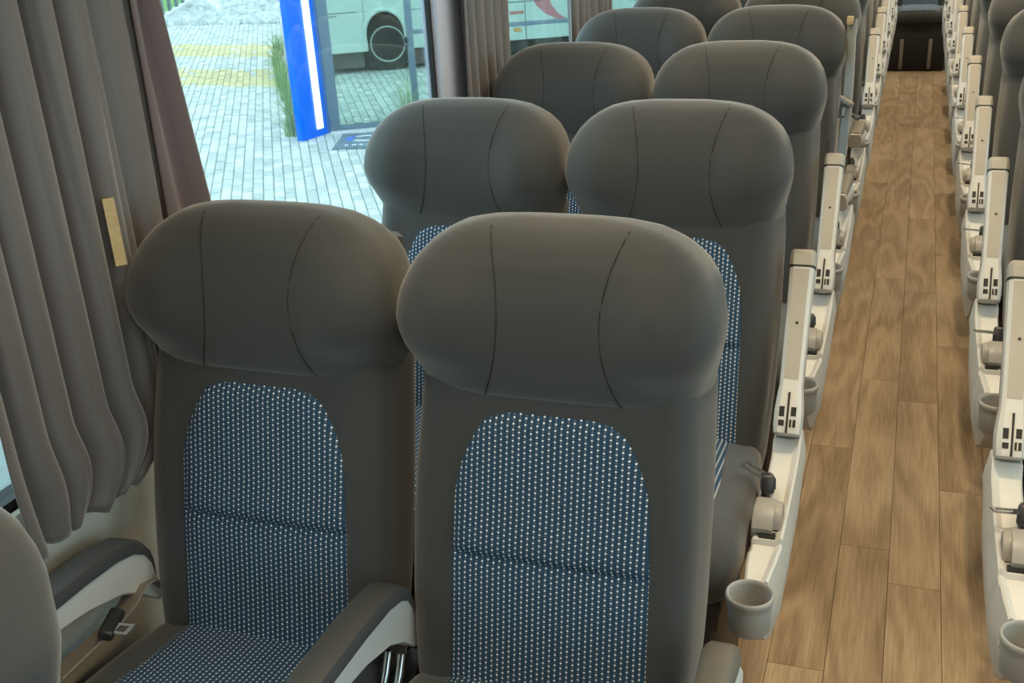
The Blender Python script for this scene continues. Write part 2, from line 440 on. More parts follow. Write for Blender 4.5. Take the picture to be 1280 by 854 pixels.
INS_X = 0.007
INS_W = [(0.46, 0.149), (0.79, 0.147), (0.87, 0.144), (0.90, 0.140), (0.925, 0.132), (0.948, 0.121), (0.968, 0.111), (0.982, 0.099), (0.990, 0.085), (0.994, 0.067), (0.996, 0.045)]
def patch(rows, cols, fpos, fuv):
    bm = bmesh.new(); uvl = bm.loops.layers.uv.new('UVMap'); g = []
    for i in range(rows): g.append([bm.verts.new(fpos(i, j)) for j in range(cols)])
    for i in range(rows - 1):
        for j in range(cols - 1):
            f = bm.faces.new((g[i][j], g[i][j + 1], g[i + 1][j + 1], g[i + 1][j]))
            for l, (a, b) in zip(f.loops, ((i, j), (i, j + 1), (i + 1, j + 1), (i + 1, j))): l[uvl].uv = fuv(a, b)
    return bm
def insert_mesh(lower):
    zs = [0.47 + k * 0.03 for k in range(11)] + [0.788, 0.797] if lower else [0.784, 0.787, 0.792, 0.80, 0.82, 0.85, 0.87, 0.885, 0.9, 0.915, 0.93, 0.940, 0.950, 0.960, 0.968, 0.975, 0.982, 0.987, 0.990, 0.9925, 0.9945, 0.996]
    nc = 25
    def X(i, j): return lerp_table(INS_W, zs[i]) * (2 * j / (nc - 1) - 1)
    def pos(i, j):
        z = zs[i]; x = X(i, j); e = 1 - abs(2 * j / (nc - 1) - 1)
        lift = 0.0006 + 0.006 * sstep(0, 0.10, e)
        if lower: lift *= 1 - 1.15 * sstep(0.765, 0.797, z)
        else: lift = lift * (0.25 + 0.75 * sstep(0.783, 0.797, z)) * (0.15 + 0.85 * (1 - sstep(0.978, 0.996, z))) + 0.005 * sstep(0.784, 0.795, z) * (1 - sstep(0.80, 0.86, z)) * sstep(0, 0.1, e)
        return (x + INS_X, surf_body(x + INS_X, z) - lift, z)
    bm = patch(len(zs), nc, pos, lambda i, j: (X(i, j) + 0.2, zs[i] * 1.03))
    me = bpy.data.meshes.new('backrest_insert'); bm.to_mesh(me); bm.free()
    for p in me.polygons: p.use_smooth = True
    me.materials.append(M['insert']); return me

# cushion: lofted along y
CU = [(-0.135, 0.14, 0.03, 0.533), (-0.15, 0.172, 0.05, 0.531), (-0.175, 0.196, 0.056, 0.53), (-0.21, 0.212, 0.058, 0.532), (-0.28, 0.222, 0.06, 0.536), (-0.4, 0.226, 0.064, 0.544), (-0.52, 0.226, 0.066, 0.552), (-0.58, 0.224, 0.066, 0.552), (-0.615, 0.22, 0.062, 0.548), (-0.64, 0.21, 0.052, 0.541), (-0.655, 0.195, 0.038, 0.534), (-0.662, 0.175, 0.02, 0.528)]
def cushion_mesh():
    rings = []
    for (y, w, d, zc) in CU:
        r = []
        for k in range(40):
            t = 2 * math.pi * k / 40; c, s = math.cos(t), math.sin(t)
            r.append((w * math.copysign(abs(c) ** 0.5, c), y, zc + d * math.copysign(abs(s) ** 0.5, s) + 0.012 * sstep(0.13, 0.2, abs(w * c)) * max(0, s)))
        rings.append(r)
    return mesh_from_bm('cushion', loft(rings), 179)
def cushion_insert_mesh():
    tab_d = [(y, d) for y, w, d, zc in reversed(CU)]; tab_z = [(y, zc) for y, w, d, zc in reversed(CU)]; tab_w = [(y, w) for y, w, d, zc in reversed(CU)]
    ys = [-0.19 - k * 0.03 for k in range(14)] + [-0.605, -0.62, -0.635, -0.645]
    nc = 21
    def X(i, j): return (0.142 + 0.016 * sstep(-0.2, -0.45, ys[i])) * (2 * j / (nc - 1) - 1)
    def pos(i, j):
        y = ys[i]; x = X(i, j); w = lerp_table(tab_w, y); e = 1 - abs(2 * j / (nc - 1) - 1)
        s = max(0.0, 1 - abs(x / w) ** 4) ** 0.25
        return (x, y, lerp_table(tab_z, y) + lerp_table(tab_d, y) * s + 0.0005 + 0.007 * sstep(0, 0.1, e))
    bm = patch(len(ys), nc, pos, lambda i, j: (X(i, j) + 0.2, ys[i] + 1))
    me = bpy.data.meshes.new('cushion_insert'); bm.to_mesh(me); bm.free()
    for p in me.polygons: p.use_smooth = True
    me.materials.append(M['insert']); return me

MB, MH, MI1, MI2, MC, MCI = backrest_mesh(), headrest_mesh(), insert_mesh(False), insert_mesh(True), cushion_mesh(), cushion_insert_mesh()

def upholstery(root):
    link('backrest', MB, M['fabric'], root)
    h = link('headrest', MH, M['fabric'], root)
    for sx in (-1, 1):
        pts = []
        for k in range(19):
            z = 1.018 + (1.246 - 1.018) * k / 18
            q = (z - 1.135) / 0.12
            x = sx * (0.072 + 0.030 * q * q) if q > 0 else sx * (0.072 + 0.028 * q * q)
            x += 0.006
            pts.append((x, surf_head(x, z) - 0.0002, z))
        tube('seam', pts, 0.0012, M['seam'], h, 5)
    link('backrest_insert', MI1, None, root); link('backrest_insert', MI2, None, root)
    link('cushion', MC, M['fabric'], root); link('cushion_insert', MCI, None, root)

def pedestal(root):
    bm = bmesh.new()
    bm_box(bm, -0.19, 0.19, -0.60, -0.14, 0.40, 0.50, 0.01)
    bm_box(bm, -0.17, 0.17, -0.54, -0.16, 0.0, 0.40, 0.02)
    link('pedestal', mesh_from_bm('pedestal', bm, 40), M['black'], root)
    # dark moulded back shell carrying the upholstery
    rings = []
    for z in (0.50, 0.52, 0.7, 0.9, 1.1, 1.17, 1.19):
        k = 1 - 0.5 * sstep(1.13, 1.2, z)
        rings.append([(x, front_line(z) + 0.132 + d * k, z) for x, d in ((-0.19, -0.03), (-0.17, 0.015), (0.17, 0.015), (0.19, -0.03))])
    link('back_shell', mesh_from_bm('back_shell', loft(rings), 40), M['pad'], root)

def arm_fixed(root, x, m_pad, m_body):
    """fixed armrest: dark pad along the top, pale body dropping at the rear"""
    prof = [(-0.172, 0.665, 0.6), (-0.178, 0.703, 0.603), (-0.192, 0.727, 0.615), (-0.217, 0.744, 0.64), (-0.255, 0.754, 0.664), (-0.33, 0.76, 0.686), (-0.42, 0.762, 0.699), (-0.49, 0.76, 0.705), (-0.525, 0.754, 0.711), (-0.54, 0.743, 0.72)]
    def ring(y, zt, zb, w, a, b):
        h0, h1 = zb + (zt - zb) * a, zb + (zt - zb) * b
        return h0, h1
    rings = []
    for (y, zt, zb) in prof:
        hm = max(zb + 0.006, zt - 0.026); w = 0.021
        rings.append([(x - w * 0.8, y, zb), (x - w, y, zb + 0.004), (x - w, y, hm), (x + w, y, hm), (x + w, y, zb + 0.004), (x + w * 0.8, y, zb)])
    arm = link('armrest', mesh_from_bm('armrest', loft(rings), 35), m_body, root)
    rings = []
    for i, (y, zt, zb) in enumerate(prof):
        hm = max(zb + 0.006, zt - 0.026); w = 0.027 if 0 < i < len(prof) - 1 else 0.020
        rings.append([(x - w * 0.92, y, hm), (x - w, y, hm + 0.006), (x - w * 0.86, y, zt - 0.004), (x - w * 0.5, y, zt), (x + w * 0.5, y, zt), (x + w * 0.86, y, zt - 0.004), (x + w, y, hm + 0.006), (x + w * 0.92, y, hm)])
    link('arm_pad', mesh_from_bm('arm_pad', loft(rings), 50), m_pad, arm)
    return arm

def ribbon(name, pts, w, m, parent, side=Vector((1, 0, 0)), t=0.0015):
    rings = []
    P = [Vector(p) for p in pts]
    for i, p in enumerate(P):
        d = (P[min(i + 1, len(P) - 1)] - P[max(i - 1, 0)]).normalized()
        s = side - d * side.dot(d); s.normalize(); nn = d.cross(s)
        rings.append([p - s * w / 2 - nn * t, p + s * w / 2 - nn * t, p + s * w / 2 + nn * t, p - s * w / 2 + nn * t])
    return link(name, mesh_from_bm(name, loft(rings), 40), m, parent)

def metal_tongue(parent, p, d, n, L=0.045, w=0.026):
    """rectangular metal tongue with an open slot"""
    d = Vector(d).normalized(); n = Vector(n); n = (n - d * n.dot(d)).normalized(); s = d.cross(n)
    p = Vector(p); bm = bmesh.new()
    def slab(a0, a1, b0, b1):
        vs = [bm.verts.new(p + d * a + s * b + n * c) for a in (a0, a1) for b in (b0, b1) for c in (-0.0012, 0.0012)]
        for f in ((0, 1, 3, 2), (4, 6, 7, 5), (0, 4, 5, 1), (2, 3, 7, 6), (0, 2, 6, 4), (1, 5, 7, 3)): bm.faces.new([vs[i] for i in f])
    slab(0, L, -w / 2, -w / 2 + 0.006); slab(0, L, w / 2 - 0.006, w / 2); slab(L - 0.007, L, -w / 2 + 0.006, w / 2 - 0.006); slab(0, 0.012, -w / 2 + 0.006, w / 2 - 0.006)
    return link('buckle_tongue', mesh_from_bm('buckle_tongue', bm), M['chrome'], parent)

def window_seat(side):
    """side = -1: wall on the -x side"""
    r = empty('coach_seat')
    upholstery(r); pedestal(r)
    arm_fixed(r, side * 0.238, M['pad'], M['white'])
    arm_fixed(r, -side * 0.236, M['pad'], M['white'])
    # lap belt lying by the wall
    sx = side
    b = ribbon('seat_belt', [(sx * 0.222, -0.175, 0.625), (sx * 0.223, -0.195, 0.650), (sx * 0.222, -0.215, 0.655), (sx * 0.224, -0.245, 0.638), (sx * 0.222, -0.29, 0.632), (sx * 0.224, -0.34, 0.630), (sx * 0.226, -0.42, 0.628)], 0.046, M['belt'], r, Vector((1, 0, 0.35)))
    bm = bmesh.new(); bm_box(bm, -0.012, 0.012, -0.032, 0.032, -0.009, 0.009, 0.005)
    h = link('tongue_grip', mesh_from_bm('tongue_grip', bm, 50), M['buckle'], b, loc=(sx * 0.205, -0.305, 0.648), rot=(0.0, 0.3 * -sx, 0.35))
    metal_tongue(b, (sx * 0.197, -0.315, 0.650), (-sx * 1.0, 0.1, 0.0), (0, 0, 1), 0.035, 0.026)
    # dark recliner frame and chrome rods between the two seats
    bm = bmesh.new(); bm_box(bm, -side * 0.236 - 0.018, -side * 0.236 + 0.018, -0.30, -0.13, 0.42, 0.56, 0.004)
    fr = link('recliner_frame', mesh_from_bm('recliner_frame', bm, 40), M['black'], r)
    for k in (-1, 1):
        tube('gas_strut', [(-side * 0.236 + k * 0.011, -0.21, 0.615), (-side * 0.236 + k * 0.011, -0.225, 0.585), (-side * 0.236 + k * 0.011, -0.25, 0.555)], 0.007, M['chrome'], fr, 10)
    return r

HINGE_Y, HINGE_Z = -0.236, 0.675
RAISED, LOWERED = R(-32), R(80)
def aisle_seat(side):
    """side = +1: aisle on the +x side"""
    r = empty('coach_seat')
    upholstery(r); pedestal(r)
    S = lambda x: side * x
    # console: the long pale rail under the armrest
    st = [(-0.190, 0.612, 0.52, 0), (-0.196, 0.624, 0.50, 0), (-0.205, 0.628, 0.48, 1), (-0.246, 0.628, 0.45, 1), (-0.262, 0.606, 0.43, 0), (-0.275, 0.600, 0.42, 0), (-0.34, 0.590, 0.40, 0), (-0.42, 0.584, 0.39, 0), (-0.55, 0.584, 0.39, 0), (-0.553, 0.574, 0.39, 0), (-0.585, 0.576, 0.40, 0), (-0.592, 0.585, 0.41, 0), (-0.63, 0.584, 0.43, 0), (-0.655, 0.580, 0.46, 0), (-0.674, 0.577, 0.50, 0)]
    rings = []
    for (y, zt, zb, f) in st:
        xi, xo = 0.236, 0.290
        if y < -0.60: xo -= 0.010 * sstep(-0.60, -0.69, y); xi += 0.006 * sstep(-0.60, -0.69, y)
        lip = 0.008
        rings.append([(S(xi), y, zb), (S(xi), y, zt - 0.004), (S(xi + 0.004), y, zt), (S(xo - 0.014), y, zt), (S(xo - 0.004), y, zt + (lip if zt < 0.61 else 0.004)), (S(xo), y, zt + (lip - 0.004 if zt < 0.61 else 0)), (S(xo + 0.008), y, zt - 0.05), (S(xo + 0.004), y, (zt - 0.05 + zb) / 2), (S(xo - 0.012), y, zb)])
    con = link('side_console', mesh_from_bm('side_console', loft(rings), 32), M['white'], r)
    prof = [(0.030, 0.512), (0.034, 0.516), (0.0365, 0.56), (0.0375, 0.571), (0.0395, 0.573), (0.0400, 0.578), (0.0392, 0.583), (0.0372, 0.5845), (0.0352, 0.583), (0.0345, 0.576), (0.031, 0.523), (0.0295, 0.519), (0.010, 0.518)]
    link('cup_holder', mesh_from_bm('cup_holder', lathe(prof, 28, S(0.256), -0.711), 50), M['cup'], con)
    # recline lever: grey wedge block with a drooping outer wing
    pr = [(-0.468, 0.590), (-0.468, 0.618), (-0.478, 0.628), (-0.510, 0.628), (-0.530, 0.616), (-0.541, 0.600), (-0.539, 0.590)]
    rings = [[(S(x), y, 0.588 + (z - 0.588) * k) for y, z in pr] for x, k in ((0.234, 0.93), (0.238, 1.0), (0.264, 1.0), (0.270, 0.97))]
    link('recline_lever', mesh_from_bm('recline_lever', loft(rings), 45), M['grey'], con)
    wing = [(-0.466, 0.590), (-0.466, 0.612), (-0.474, 0.622), (-0.490, 0.624), (-0.506, 0.618), (-0.516, 0.604), (-0.520, 0.588), (-0.508, 0.588), (-0.500, 0.596), (-0.490, 0.590)]
    rings = [[(S(x), y, 0.588 + (z - 0.588) * k) for y, z in wing] for x, k in ((0.268, 1.0), (0.278, 0.97), (0.283, 0.85))]
    link('recline_lever', mesh_from_bm('recline_lever', loft(rings), 45), M['grey'], con)
    box('lever_slot', min(S(0.248), S(0.276)), max(S(0.248), S(0.276)), -0.546, -0.532, 0.5765, 0.590, M['black'], con)
    # folding armrest, built along +z from its hinge
    arm_l = 0.335
    rings = []
    for (z, w, f, b) in ((-0.040, 0.020, 0.016, 0.020), (-0.036, 0.0265, 0.021, 0.030), (-0.02, 0.0285, 0.023, 0.040), (0.01, 0.0285, 0.023, 0.046), (0.035, 0.0260, 0.021, 0.040), (0.06, 0.0232, 0.019, 0.034), (0.10, 0.0232, 0.019, 0.031), (0.22, 0.0240, 0.019, 0.030), (0.29, 0.0252, 0.020, 0.030), (arm_l - 0.012, 0.0255, 0.020, 0.029), (arm_l - 0.003, 0.0245, 0.018, 0.026), (arm_l, 0.021, 0.013, 0.020)):
        rings.append([(-w * 0.62, -f, z), (-w * 0.9, -f * 0.66, z), (-w, -f * 0.1, z), (-w, b * 0.5, z), (-w * 0.7, b, z), (w * 0.7, b, z), (w, b * 0.5, z), (w, -f * 0.1, z), (w * 0.9, -f * 0.66, z), (w * 0.62, -f, z)])
    arm = link('armrest', mesh_from_bm('armrest', loft(rings), 32), M['white'], r, loc=(S(0.262), HINGE_Y, HINGE_Z), rot=(RAISED, 0, 0))
    rings = [[(-w, f, z), (-w, f - 0.0012, z), (w, f - 0.0012, z), (w, f, z)] for z, w, f in ((0.072, 0.0138, -0.0185), (0.10, 0.0142, -0.0185), (0.22, 0.0147, -0.0185), (0.296, 0.0154, -0.0195))]
    link('underside_panel', mesh_from_bm('underside_panel', loft(rings)), M['beige'], arm)
    rings = []
    for (z, k) in ((arm_l - 0.031, 1), (arm_l - 0.012, 1), (arm_l - 0.003, 0.97), (arm_l + 0.001, 0.86)):
        w, f, b = 0.0262 * k, 0.0207 * k, 0.031 * k
        rings.append([(-w * 0.66, -f, z), (-w * 0.93, -f * 0.66, z), (-w, -f * 0.1, z), (-w, b * 0.5, z), (-w * 0.7, b, z), (w * 0.7, b, z), (w, b * 0.5, z), (w, -f * 0.1, z), (w * 0.93, -f * 0.66, z), (w * 0.66, -f, z)])
    link('tip_cap', mesh_from_bm('tip_cap', loft(rings), 40), M['beige'], arm)
    rings = []
    for (z) in (arm_l - 0.0355, arm_l - 0.031):
        w, f, b = 0.0262, 0.0208, 0.031
        rings.append([(-w * 0.66, -f, z), (-w * 0.93, -f * 0.66, z), (-w, -f * 0.1, z), (-w, b * 0.5, z), (-w * 0.7, b, z), (w * 0.7, b, z), (w, b * 0.5, z), (w, -f * 0.1, z), (w * 0.93, -f * 0.66, z), (w * 0.66, -f, z)])
    link('tip_band', mesh_from_bm('tip_band', loft(rings), 40), M['black'], arm)
    # taupe pad on the sitting side
    rings = []
    for (z, w, b) in ((-0.040, 0.020, 0.035), (-0.02, 0.0255, 0.062), (0.01, 0.0265, 0.068), (0.05, 0.0245, 0.060), (0.09, 0.0230, 0.050), (0.18, 0.0230, 0.044), (0.31, 0.0240, 0.042), (0.325, 0.0220, 0.034)):
        rings.append([(-w, b * 0.62, z), (-w * 0.9, b * 0.9, z), (-w * 0.6, b, z), (w * 0.6, b, z), (w * 0.9, b * 0.9, z), (w, b * 0.62, z)])
    link('arm_pad', mesh_from_bm('arm_pad', loft(rings), 50), M['pad_tan'], arm)
    # hinge openings on the front face
    bm = bmesh.new()
    for (xa, xb, za, zb) in ((-0.0020, 0.0020, -0.036, 0.045), (-0.0165, -0.0065, -0.004, 0.016), (0.0060, 0.0160, -0.002, 0.016), (-0.0165, -0.0055, -0.022, -0.011), (0.0045, 0.0085, -0.024, -0.009), (0.0110, 0.0165, -0.024, -0.009)):
        bm_box(bm, xa, xb, -0.0238, -0.0150, za, zb)
    link('hinge_slots', mesh_from_bm('hinge_slots', bm), M['black'], arm)
    bm = lathe([(0.0030, -0.001), (0.0030, 0.0012)], 10); 
    me = mesh_from_bm('screw_hole', bm)
    link('screw_hole', me, M['black'], arm, loc=(0.001, -0.0197, 0.185), rot=(R(90), 0, 0))
    # hinge plinth on the console
    # buckle standing beside the cushion
    bm = bmesh.new(); bm_box(bm, -0.011, 0.013, -0.030, 0.030, -0.019, 0.019, 0.006)
    bm_box(bm, 0.012, 0.016, -0.018, 0.020, -0.010, 0.012, 0.002)
    bk = link('buckle', mesh_from_bm('buckle', bm, 50), M['buckle'], r, loc=(S(0.243), -0.40, 0.612), rot=(R(-25), 0.0, 0.15 * side))
    tube('buckle_strap', [(0.0, -0.01, -0.012), (-side * 0.006, 0.0, -0.05), (-side * 0.010, 0.03, -0.09)], 0.009, M['buckle'], bk, 8)
    if side > 0: metal_tongue(bk, (-0.004, 0.012, 0.012), (-0.62, 0.35, 0.35), (0.0, -0.6, 0.8), 0.05, 0.020)
    else: metal_tongue(bk, (-0.006, -0.018, 0.004), (-0.85, -0.45, -0.05), (0.0, -0.3, 0.9), 0.05, 0.020)
    return r

PITCH = 0.83
ROW0 = 1.395
XA, XW = -0.437, -0.903
XRA, XRW = 2 * XC - XA, 2 * XC - XW
def set_arm(seat, rot):
    for c in seat.children:
        if c.name.startswith('armrest'): c.rotation_euler.x = rot

ordn = ['first', 'second', 'third', 'fourth', 'fifth', 'sixth', 'seventh', 'eighth', 'ninth', 'tenth', 'eleventh']
proto = {'wl': window_seat(-1), 'al': aisle_seat(1), 'ar': aisle_seat(-1), 'wr': window_seat(1)}
used = set()
def put(kind, x, row):
    o = proto[kind] if kind not in used else copy_tree(proto[kind])
    used.add(kind); o.location = (x, ROW0 + PITCH * row, 0)
    if row == -1:
        for c in list(o.children):
            if c.name.startswith('back_shell'): bpy.data.objects.remove(c)
        o.location.x += 0.03; o.location.y += 0.015
    return o
copies = []
NROW = 11
for i in list(range(0, NROW)) + [-1]:
    s = put('wl', XW, i)
    if i == -1: lab = 'charcoal seat cut off at the bottom left corner, only its headrest wing showing'
    elif i == 0: lab = 'large charcoal window seat with blue dotted panel beside the long grey curtain'
    elif i == 1: lab = 'charcoal window seat before the glass, second from the front beside the window'
    else: lab = 'charcoal window seat on the left, %s row back from the nearest full seat' % ordn[i]
    copies.append((s, lab, 'seats by the left windows'))
for i in range(0, NROW):
    s = put('al', XA, i)
    low = i in (0, 3, 4)
    if i == 0: lab = 'nearest charcoal seat at the centre with blue dotted panel and lowered armrest'
    elif i == 1: lab = 'left aisle seat with raised pale armrest, right behind the large nearest seat'
    elif i == 3: lab = 'left aisle seat in the fourth row with grey belt hanging from its headrest'
    else: lab = 'left aisle seat with %s pale armrest, %s row from the nearest' % ('lowered' if low else 'raised', ordn[i])
    copies.append((s, lab, 'seats along the left of the aisle'))
    set_arm(s, LOWERED if low else RAISED)
    if i == 3: belt_seat = s
for i in range(1, NROW):
    s = put('ar', XRA, i)
    lab = 'right aisle seat with raised pale armrest, %s from the bottom right corner' % ('nearest' if i == 1 else ordn[i - 1])
    copies.append((s, lab, 'seats along the right of the aisle'))
for i in range(1, NROW):
    s = put('wr', XRW, i)
    copies.append((s, 'charcoal window seat on the far right, %s row, hidden behind the aisle seat' % ordn[i - 1], 'seats by the right windows'))
for s, lab, g in copies: tag(s, lab, 'seat', g)

# shoulder belt hanging from the fourth-row headrest
sb = ribbon('shoulder_belt', [(0.243, -0.035, 1.20), (0.2445, -0.075, 1.16), (0.2470, -0.11, 1.08), (0.2480, -0.145, 0.98), (0.245, -0.175, 0.86), (0.242, -0.19, 0.76), (0.240, -0.20, 0.69)], 0.046, M['belt_grey'], belt_seat, Vector((0.55, -0.8, 0)))
bm = bmesh.new(); bm_box(bm, -0.011, 0.011, -0.010, 0.010, -0.014, 0.014, 0.004)
link('belt_guide', mesh_from_bm('belt_guide', bm, 50), M['velcro'], sb, loc=(0.236, -0.045, 1.205))
bm = bmesh.new(); bm_box(bm, -0.034, 0.034, -0.006, 0.006, -0.009, 0.009, 0.005)
link('tongue_grip', mesh_from_bm('tongue_grip', bm, 50), M['belt'], sb, loc=(0.246, -0.165, 0.965), rot=(0, R(14), R(-50)))
metal_tongue(sb, (0.240, -0.172, 0.958), (-0.15, -0.1, -1), (0.5, -0.8, 0), 0.045, 0.03)

# middle seat of the rear bench, at the end of the aisle
rs = empty('rear_bench_seat', (XC - 0.008, 10.76, -0.09)); tag(rs, 'blue middle seat of the rear bench at the far end of the aisle', 'seat')
upholstery(rs)
box('bench_base', -0.235, 0.235, -0.64, 0.10, 0.091, 0.49, M['dark'], rs, bev=0.01)
for sx in (-1, 1): box('base_strip', sx * 0.115 - 0.015, sx * 0.115 + 0.015, -0.652, -0.636, 0.11, 0.36, M['grey'], rs, bev=0.003)

# ------------------------------------------------------------------ curtains
def curtain_mesh(y0, y1, zt, zbot, xc, amp, nf, seed, nu=90, nv=40, gather=None):
    rnd = random.Random(seed)
    ph = [rnd.uniform(-0.5, 0.5) for _ in range(nf + 2)]
    am = [rnd.uniform(0.75, 1.15) for _ in range(nf + 2)]
    bm = bmesh.new(); g = []
    for j in range(nv + 1):
        v = j / nv; row = []
        for i in range(nu + 1):
            u = i / nu
            f = u * nf; k = int(f)
            zb = zbot(u) if callable(zbot) else zbot
            z = zt + (zb - zt) * v
            warp = 0.09 * math.sin(2.1 * f + seed) + 0.05 * math.sin(1.7 * v * 3 + f)
            c = math.cos(2 * math.pi * (f + warp))
            a = am[k] * (1 - (f - k)) + am[k + 1] * (f - k)
            x = xc + amp * a * (math.copysign(abs(c) ** 0.8, c)) * (0.8 + 0.2 * math.cos(3 * v + k))
            y = y0 + (y1 - y0) * u + 0.35 * (y1 - y0) / nf * 0.5 * math.sin(2 * math.pi * (f + warp))
            if gather: x, y, z = gather(u, v, x, y, z)
            row.append(bm.verts.new((x, y, z)))
        g.append(row)
    for j in range(nv):
        for i in range(nu): bm.faces.new((g[j][i], g[j][i + 1], g[j + 1][i + 1], g[j + 1][i]))
    return mesh_from_bm('curtain', bm, 179)
def cloth(name, me, m, parent=None):
    o = link(name, me, m, parent)
    sd = o.modifiers.new('thickness', 'SOLIDIFY'); sd.thickness = 0.0015; sd.offset = 0
    return o

def front_gather(u, v, x, y, z):
    # the hem is caught up: the threads of the right half curl under to a tuck
    z1 = 0.99
    if z < z1:
        q = (z1 - z) / (z1 - 0.80)
        k = math.sqrt(max(0.0, 1 - min(1.0, q) ** 2.4))
        yt = 0.997 + 0.185 * u ** 0.9
        w = sstep(0.0, 0.5, u)
        y = y * (1 - w) + w * (yt + (y + 0.012 * math.sin(math.pi * min(1, q)) ** 2 - yt) * k) + (1 - w) * 0.018 * q * q
        x = -1.148 + (x + 1.148) * (0.5 + 0.5 * k) + 0.010 * math.sin(math.pi * min(1, q)) ** 2 * w + 0.005 * math.sin(55 * u) * q * q
        z += 0.006 * math.sin(47 * u + 1) * q ** 4 + 0.022 * math.sin(3.1 * u) * q ** 4 * (1 - u)
    x += 0.012 * (1 - u)
    return x, y, z
cf = cloth('curtain', curtain_mesh(0.985, 1.308, 1.76, 0.815, -1.146, 0.030, 5, 3, 160, 70, front_gather), M['curtain'])
tag(cf, 'long grey curtain bunched in the left foreground, its tucked hem showing', 'curtain', 'window curtains')
bm = bmesh.new(); bm_box(bm, -0.0015, 0.0015, -0.0085, 0.0085, -0.052, 0.052)
link('hook_tape', mesh_from_bm('hook_tape', bm), M['velcro'], cf, loc=(-1.112, 1.280, 1.228), rot=(0, R(-3), R(-45)))
cbk = cloth('curtain', curtain_mesh(1.29, 1.50, 1.76, 0.90, -1.168, 0.012, 3, 5, 70, 30), M['curtain'])
tag(cbk, 'grey curtain behind the left headrest with plum strip at the window edge', 'curtain', 'window curtains')
def edge_gather(u, v, x, y, z): return x, y + 0.125 * v * u, z
cloth('curtain_lining', curtain_mesh(1.470, 1.512, 1.76, 0.90, -1.166, 0.010, 1, 6, 30, 30, edge_gather), M['lining'], cbk)
c2 = cloth('curtain', curtain_mesh(2.855, 3.20, 1.76, 0.88, -1.170, 0.016, 5, 11), M['curtain']); tag(c2, 'narrow taupe curtain hanging at the second window pillar', 'curtain', 'window curtains')
c3 = cloth('curtain', curtain_mesh(3.86, 4.46, 1.76, 0.88, -1.170, 0.016, 7, 14), M['curtain']); tag(c3, 'taupe curtain above the third window headrest, farthest from the viewer', 'curtain', 'window curtains')

# ------------------------------------------------------------------ outside
GZ = -1.0
ground = box('courtyard', -60, 10, -10, 60, GZ - 0.3, GZ - 0.014, mat('joint_sand', (0.28, 0.32, 0.31), 0.95, noise=0.2, nscale=3)); tag(ground, kind='structure')
PAVE = [(0.0, (0.48, 0.53, 0.51)), (0.5, (0.63, 0.67, 0.645)), (1.0, (0.82, 0.83, 0.80))]
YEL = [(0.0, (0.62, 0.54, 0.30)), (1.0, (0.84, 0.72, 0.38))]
mp_obj = varied('concrete_paver', PAVE); mp_at = varied('concrete_paver_far', PAVE, attr='tone')
my_at = varied('yellow_reflection_paver', YEL, attr='tone')
pa = R(31.4); ca, sa_ = math.cos(pa), math.sin(pa)
PL, PWD = 0.104, 0.206            # columns run away from the bus, each column shifted by half a stone
cells = []
for c in range(-240, 160):
    for r in range(0, 170):
        lx = c * PL; ly = (r + 0.5 * (c % 2)) * PWD
        x = lx * ca - ly * sa_; y = lx * sa_ + ly * ca
        if y < 7.0 or y > 23.0 or x > -3.0: continue
        q = x / y
        if q < -0.86 or q > -0.14: continue
        if y > 16 and q > -0.3: continue
        cells.append((math.hypot(x, y), x, y))
cells.sort()
near = [c for c in cells if -0.75 < c[1] / c[2] < -0.50 and c[2] > 7.9][:300]
ns = set(near)
bm = bmesh.new(); bm_box(bm, -PL / 2 + 0.005, PL / 2 - 0.005, -PWD / 2 + 0.005, PWD / 2 - 0.005, -0.06, 0.0, 0.004, 1)
pm_ = mesh_from_bm('paver', bm); pm_.materials.append(mp_obj)
for (_, x, y) in near:
    o = bpy.data.objects.new('paver', pm_); COL.objects.link(o); o.parent = ground
    o.location = (x, y, GZ + random.uniform(-0.004, 0.004)); o.rotation_euler = (random.uniform(-0.012, 0.012), random.uniform(-0.012, 0.012), pa + random.uniform(-0.015, 0.015))
vs, fs, tone, ymat = [], [], [], []
def reflection_band(x, y):
    # two bars of warm lamp reflection, coloured into the pavers themselves
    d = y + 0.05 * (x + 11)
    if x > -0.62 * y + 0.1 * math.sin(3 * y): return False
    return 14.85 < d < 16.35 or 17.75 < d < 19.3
for c in cells:
    if c in ns: continue
    _, x, y = c
    zz = GZ + random.uniform(-0.004, 0.004); b = len(vs)
    hx, hy = PL / 2 - 0.006, PWD / 2 - 0.006
    for (px, py) in ((-hx, -hy), (hx, -hy), (hx, hy), (-hx, hy)):
        vs.append((x + px * ca - py * sa_, y + px * sa_ + py * ca, zz))
    for (px, py) in ((-hx, -hy), (hx, -hy), (hx, hy), (-hx, hy)):
        vs.append((x + px * ca - py * sa_, y + px * sa_ + py * ca, zz - 0.05))
    t = random.random(); yl = reflection_band(x, y) and random.random() < 0.93
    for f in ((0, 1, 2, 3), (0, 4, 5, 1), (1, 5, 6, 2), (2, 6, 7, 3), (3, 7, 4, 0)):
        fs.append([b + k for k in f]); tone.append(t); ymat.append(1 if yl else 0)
me = bpy.data.meshes.new('far_pavers'); me.from_pydata(vs, [], fs)
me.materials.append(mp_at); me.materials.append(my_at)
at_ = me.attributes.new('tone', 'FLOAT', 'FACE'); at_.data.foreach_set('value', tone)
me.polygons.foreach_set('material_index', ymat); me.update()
fp = link('far_pavers', me, None, ground); tag(fp, kind='stuff')

